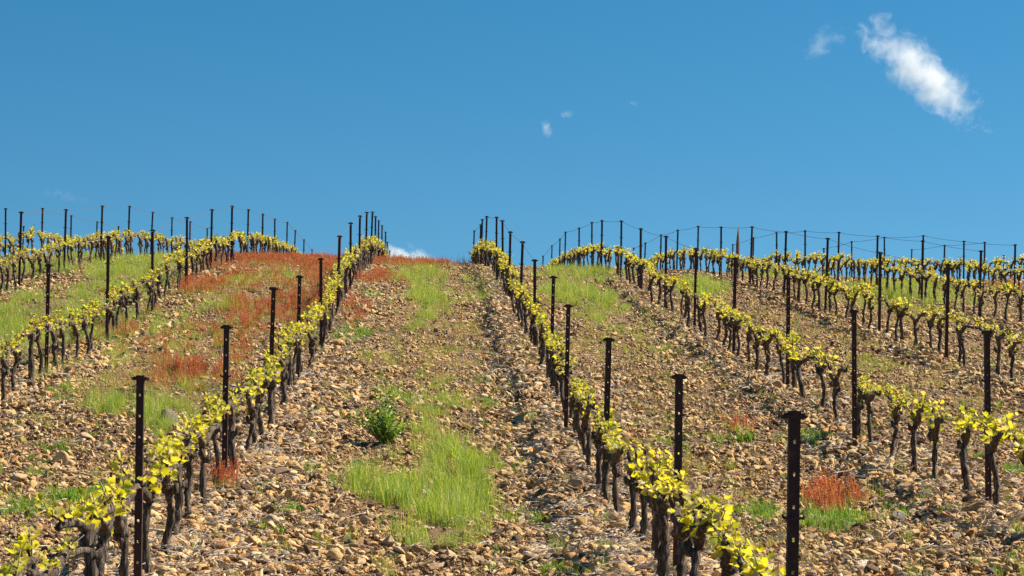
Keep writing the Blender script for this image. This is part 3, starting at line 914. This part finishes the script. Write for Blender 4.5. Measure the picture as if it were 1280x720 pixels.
def sorrel_mesh(seed, n, h, spread):
    rnd = random.Random(seed); mb = MB()
    for _ in range(n):
        a = rnd.uniform(0, 6.28); rr = spread * math.sqrt(rnd.random())
        b = Vector((math.cos(a) * rr, math.sin(a) * rr, -0.01)); hh = h * rnd.uniform(0.6, 1.1)
        d = Vector((rnd.gauss(0, 0.15), rnd.gauss(0, 0.15), 1)).normalized()
        w = Vector((rnd.gauss(0, 1), rnd.gauss(0, 1), 0)).normalized() * 0.0022
        p2 = b + d * hh
        mb.add([b - w, b + w, p2 + w, p2 - w], [(0, 1, 2, 3)], 0)
        for q in range(9):      # small seed whorls up the stem
            t = 0.50 + 0.50 * q / 8
            c = b + d * hh * t
            e = Vector((rnd.gauss(0, 1), rnd.gauss(0, 1), rnd.gauss(0.5, 0.5))).normalized() * rnd.uniform(0.012, 0.028) * (1.2 - 0.5 * t)
            f = e.cross(Vector((rnd.gauss(0, 1), rnd.gauss(0, 1), 1))).normalized() * 0.006
            mb.add([c - f, c + e, c + f], [(0, 1, 2)], 0)
    for _ in range(n * 2):
        a = rnd.uniform(0, 6.28); rr = spread * math.sqrt(rnd.random())
        b = Vector((math.cos(a) * rr, math.sin(a) * rr, -0.01)); hh = h * rnd.uniform(0.2, 0.55)
        w = Vector((rnd.gauss(0, 1), rnd.gauss(0, 1), 0)).normalized() * 0.004
        mb.add([b - w, b + w, b + Vector((rnd.gauss(0, .03), rnd.gauss(0, .03), hh))], [(0, 1, 2)], 1)
    return mb.mesh("sorrel", [M_RED, M_GRASS])
def grow(name, n, ell, coll, nproto, s0, s1, label, cat, cl=3.0, clw=0.5, y0=11, y1=82, floor=0.0, thr=0.0):
    X, Y, Z, px, py = sample(n, y0, y1, 0.6)
    d = np.maximum(dens(px, py, ell), floor)
    d = np.where(d > 2.6, d, 1.0) * np.where(d > 2.6, 1.0, d) * np.clip(np.where(d > 2.6, 1.0, 0.0) + 1 - clw + 4.6 * clw * clump(X, Y, cl) * clump(X + 3, Y - 5, cl * 2.7) - 0.4 * clw, 0, 3)
    k = rng.random(len(X)) < d
    X, Y, Z = X[k], Y[k], Z[k]; dd = np.clip(d[k], 0.3, 1.2)
    s = rng.uniform(s0, s1, len(X)) * (0.6 + 0.45 * dd)
    rot = np.stack([rng.normal(0, 0.12, len(X)), rng.normal(0, 0.12, len(X)), rng.uniform(0, 6.28, len(X))], 1)
    print(name, len(X))
    return scatter(name, np.stack([X, Y, Z], 1), rot, np.stack([s, s, s], 1), rng.integers(0, nproto, len(X)), coll, label, cat)
TG = proto_collection("green_tuft", [tuft_mesh(i, 32, 0.20 + 0.025 * i, 0.05 + 0.012 * i, 0.0018, M_GRASS, 0.30 + 0.05 * i) for i in range(6)])
TD = proto_collection("dark_tuft", [tuft_mesh(40 + i, 30, 0.10, 0.05, 0.0030, M_GRASSD, 0.7) for i in range(5)])
TS = proto_collection("straw_tuft", [tuft_mesh(80 + i, 18, 0.13, 0.08, 0.0017, M_STRAW, 0.8) for i in range(5)])
TR = proto_collection("sorrel_tuft", [sorrel_mesh(120 + i, 12, 0.27, 0.07) for i in range(5)])
grow("grass", 75000, P_GREEN, TG, 6, 0.55, 1.0, "fine light green grass growing in long patches between the vine rows", "grass", clw=0.95, floor=0.012)
grow("low_weeds", 75000, P_DARK, TD, 5, 0.6, 1.25, "low dark green weeds in small patches among the stones", "weeds", clw=0.5, floor=0.03)
grow("dry_grass", 70000, P_STRAW, TS, 5, 0.6, 1.2, "sparse dry straw-coloured grass thinly covering the stony alleys", "dry grass", clw=0.6, floor=0.012)
grow("red_sorrel", 46000, P_RED, TR, 5, 0.42, 0.85, "rust-red seeding sorrel covering the brow and patches of the slope", "sorrel", clw=0.95)

# ----- the leafy weed bush in the centre alley
bX, bY, bZ = at(482, 556)
bush = empty("weed_bush", (bX, bY, bZ), "bushy dark green weed standing alone in the centre alley above the big grass clump", "bush")
rb = random.Random(5)
st = MB(); lf = MB()
for q in range(95):
    a = rb.uniform(0, 6.28); L = rb.uniform(0.10, 0.33); tilt = rb.uniform(0.05, 1.3)
    if q < 8: L, tilt = rb.uniform(0.38, 0.46), rb.uniform(0.0, 0.3)
    d = Vector((math.cos(a) * tilt, math.sin(a) * tilt, 1)).normalized()
    pts = [Vector((0, 0, -0.02)), d * L * 0.5 + Vector((rb.gauss(0, .01), rb.gauss(0, .01), 0)), d * L]
    st.tube(pts, [0.004, 0.003, 0.0015], 5)
    for m in range(22):
        t = 0.25 + 0.75 * m / 14
        c = d * L * t
        out = Vector((rb.gauss(0, 1), rb.gauss(0, 1), rb.gauss(0.4, 0.6))).normalized()
        sz = rb.uniform(0.022, 0.042)
        sd = out.cross(Vector((rb.gauss(0, 1), rb.gauss(0, 1), rb.gauss(0, 1)))).normalized() * sz * 0.35
        lf.add([c, c + out * sz * .5 + sd, c + out * sz, c + out * sz * .5 - sd], [(0, 1, 2, 3)])
mesh_obj("stem", st.mesh("stem", [M_SHOOT]), bush)['kind'] = 'stuff'
mesh_obj("foliage", lf.mesh("foliage", [M_WEED]), bush)['kind'] = 'stuff'

# ----- bare dark shrub tip on the brow beside the first row right of centre
bX, bY, bZ = at(577, 334)
tw = MB(); rb = random.Random(9)
for q in range(60):
    a = rb.uniform(0, 6.28); L = rb.uniform(0.15, 0.42); tl = rb.uniform(0, 1.1)
    d = Vector((math.cos(a) * tl, math.sin(a) * tl, 1)).normalized()
    o0 = Vector((rb.gauss(0, .18), rb.gauss(0, .1), -0.02))
    tw.tube([o0, o0 + d * L * .5, o0 + d * L + Vector((rb.gauss(0, .02), 0, 0))], [0.004, 0.003, 0.0015], 4)
tag(mesh_obj("dry_shrub", tw.mesh("dry_shrub", [M_BARK]), None, (bX, bY, bZ)), "bare dark twiggy shrub on the brow just left of the right-centre row", "shrub")

# ----- pruned canes lying about
def cane_mesh(seed, L=1.0):
    rnd = random.Random(seed); mb = MB()
    pts = [Vector((t * L - L / 2, 0.04 * math.sin(t * 4 + seed) + rnd.gauss(0, 0.006), 0.012 + 0.02 * math.sin(t * 3.1))) for t in np.linspace(0, 1, 9)]
    mb.tube(pts, [0.006 - 0.0035 * t for t in np.linspace(0, 1, 9)], 6, rough=0.1, rnd=rnd)
    for q in (3, 5):
        p = pts[q]; s = rnd.choice([-1, 1])
        mb.tube([p, p + Vector((0.06, s * 0.05, 0.01)), p + Vector((0.16, s * 0.09, 0.02))], [0.005, 0.004, 0.002], 5)
    return mb.mesh("pruned_cane", [M_TWIG], True)
CANES = [cane_mesh(s) for s in range(5)]
for px_, py_, L, ang, lab in [(1075,597,.9,.35,"long pale pruned cane on stones left of the ochre boulders, second row right"), (1120,582,.7,.05,"pale pruned cane beside the vine feet above the ochre boulders"),
                        (1035,566,.6,.5,"pruned cane lying behind the nearest right-hand post"), (1150,618,.7,.2,"pale cane just below the ochre boulders on the right"),
                        (1170,697,.5,.15,"grey cane near the lower right corner among gravel"), (1200,473,.9,.4,"long pale cane high in the right alley left of the tall dark post"),
                        (945,490,.8,.7,"slanting dry cane in the alley below the second row right"), (735,635,.4,-.8,"short curved cane beside the round grey stone"),
                        (170,440,.5,.9,"short pale cane above the weeds in the left alley"),
                        (385,476,.5,.3,"dark dry cane at the foot of the left-centre row"), (300,700,.6,.5,"pale cane near the bottom among stones left of centre"),
                        (628,452,.5,.4,"pale cane lying against the foot of the right-centre row"), (1270,480,.6,.3,"bundle-like pale cane at the right edge of the frame")]:
    X, Y, Z = at(px_, py_)
    tag(mesh_obj("pruned_cane", CANES[int(px_) % 5], None, (X, Y, Z + 0.035), (0, -0.05, ang), (L * .7, L, 1)), lab, "cane", "pruned canes on the ground")
# fine twig litter under the rows
tl = []
TWG = proto_collection("twig", [cane_mesh(20 + s, 1.0) for s in range(4)])
n = 11000
rr = rng.choice(['A', 'B', 'C', 'D', 'E', 'any'], n, p=[.25, .3, .2, .1, .05, .1])
Yt = 11 * (60 / 11) ** rng.random(n)
Xt = np.array([row_x(r, y) + rng.normal(0, 0.45) if r != 'any' else rng.uniform(-0.2, 0.25) * y for r, y in zip(rr, Yt)])
Zt = ground(Xt, Yt)
s = rng.uniform(0.06, 0.26, n)
scatter("twig_litter", np.stack([Xt, Yt, Zt + 0.04], 1), np.stack([rng.normal(0, .2, n), rng.normal(0, .25, n), rng.uniform(0, 6.28, n)], 1),
        np.stack([s, s, np.full(n, 0.55)], 1), rng.integers(0, 4, n), TWG, "short pale twigs and prunings littering the ground under the rows", "twigs")

# ---------------------------------------------------------------- clouds
def cloud(name, px_, py_, w, h, tilt, seed, density, label, depth=None, thr=0.47, shape=1.0, soft=0.2):
    D = 2200.0
    X, Z = (px_ - VX) * D / FPX, (HY - py_) * D / FPX
    sw, sh = w / 2 * D / FPX, h / 2 * D / FPX
    bm = bmesh.new()
    bmesh.ops.create_icosphere(bm, subdivisions=4, radius=1.0)
    off = Vector((seed * 3.1, seed * 1.7, 0))
    for v in bm.verts: v.co *= 1 + 0.15 * mnoise.noise(v.co * 2 + off)
    me_ = bpy.data.meshes.new(name); bm.to_mesh(me_); bm.free()
    m = bpy.data.materials.new("cloud_vapour"); m.use_nodes = True
    nt = m.node_tree; nt.nodes.clear()
    out = nt.nodes.new("ShaderNodeOutputMaterial")
    vol = nt.nodes.new("ShaderNodeVolumePrincipled")
    vol.inputs["Color"].default_value = (1, 1, 1, 1)
    vol.inputs["Anisotropy"].default_value = 0.3
    tc = nt.nodes.new("ShaderNodeTexCoord")
    ln = nt.nodes.new("ShaderNodeVectorMath"); ln.operation = 'LENGTH'
    nt.links.new(tc.outputs["Object"], ln.inputs[0])
    mp = nt.nodes.new("ShaderNodeMapping"); mp.inputs["Location"].default_value = (seed, seed * 2, 0)
    asp = sw / sh
    mp.inputs["Scale"].default_value = (asp * shape, shape, shape)
    nt.links.new(tc.outputs["Object"], mp.inputs[0])
    n = nt.nodes.new("ShaderNodeTexNoise"); n.inputs["Scale"].default_value = 1.3; n.inputs["Detail"].default_value = 9; n.inputs["Roughness"].default_value = 0.66
    n.inputs["Distortion"].default_value = 0.7
    nt.links.new(mp.outputs[0], n.inputs["Vector"])
    a = nt.nodes.new("ShaderNodeMapRange"); a.inputs["From Min"].default_value = 0.15; a.inputs["From Max"].default_value = 1.0
    a.inputs["To Min"].default_value = 0.16; a.inputs["To Max"].default_value = -0.30
    nt.links.new(ln.outputs["Value"], a.inputs["Value"])
    ad = nt.nodes.new("ShaderNodeMath"); ad.operation = 'ADD'
    nt.links.new(n.outputs[0], ad.inputs[0]); nt.links.new(a.outputs[0], ad.inputs[1])
    rg = nt.nodes.new("ShaderNodeMapRange"); rg.inputs["From Min"].default_value = thr; rg.inputs["From Max"].default_value = thr + soft
    rg.inputs["To Min"].default_value = 0; rg.inputs["To Max"].default_value = density
    nt.links.new(ad.outputs[0], rg.inputs["Value"]); nt.links.new(rg.outputs[0], vol.inputs["Density"])
    nt.links.new(vol.outputs[0], out.inputs["Volume"])
    me_.materials.append(m)
    o = mesh_obj(name, me_, None, (X, D, Z), (0, tilt, 0), (sw, (depth or sh), sh))
    tag(o, label, "cloud")
    return o
cloud("cloud", 1152, 92, 250, 88, math.radians(42), 4.0, 0.036, "bright white ragged cloud slanting down to the right in the upper right sky", thr=0.36, soft=0.3, shape=1.5)
cloud("cloud", 1026, 54, 120, 62, math.radians(-35), 9.0, 0.011, "faint wispy cloud just left of the big bright cloud", thr=0.50, shape=1.6)
cloud("cloud", 682, 159, 34, 52, math.radians(0), 12.0, 0.04, "tiny white wisp of cloud alone in the middle of the sky", thr=0.50)
cloud("cloud", 707, 143, 34, 22, 0, 15.0, 0.03, "fainter speck of cloud right of the tiny middle wisp", thr=0.5)
cloud("cloud", 792, 129, 22, 12, math.radians(30), 17.0, 0.025, "small speck of cloud between the middle wisp and the big cloud", thr=0.5)
cloud("cloud", 508, 327, 130, 50, math.radians(16), 21.0, 0.05, "low white cloud peeping over the red brow beside the left-centre row", thr=0.34)
cloud("cloud", 85, 246, 110, 26, math.radians(12), 25.0, 0.006, "very thin pale cloud streak above the far left posts", thr=0.46)
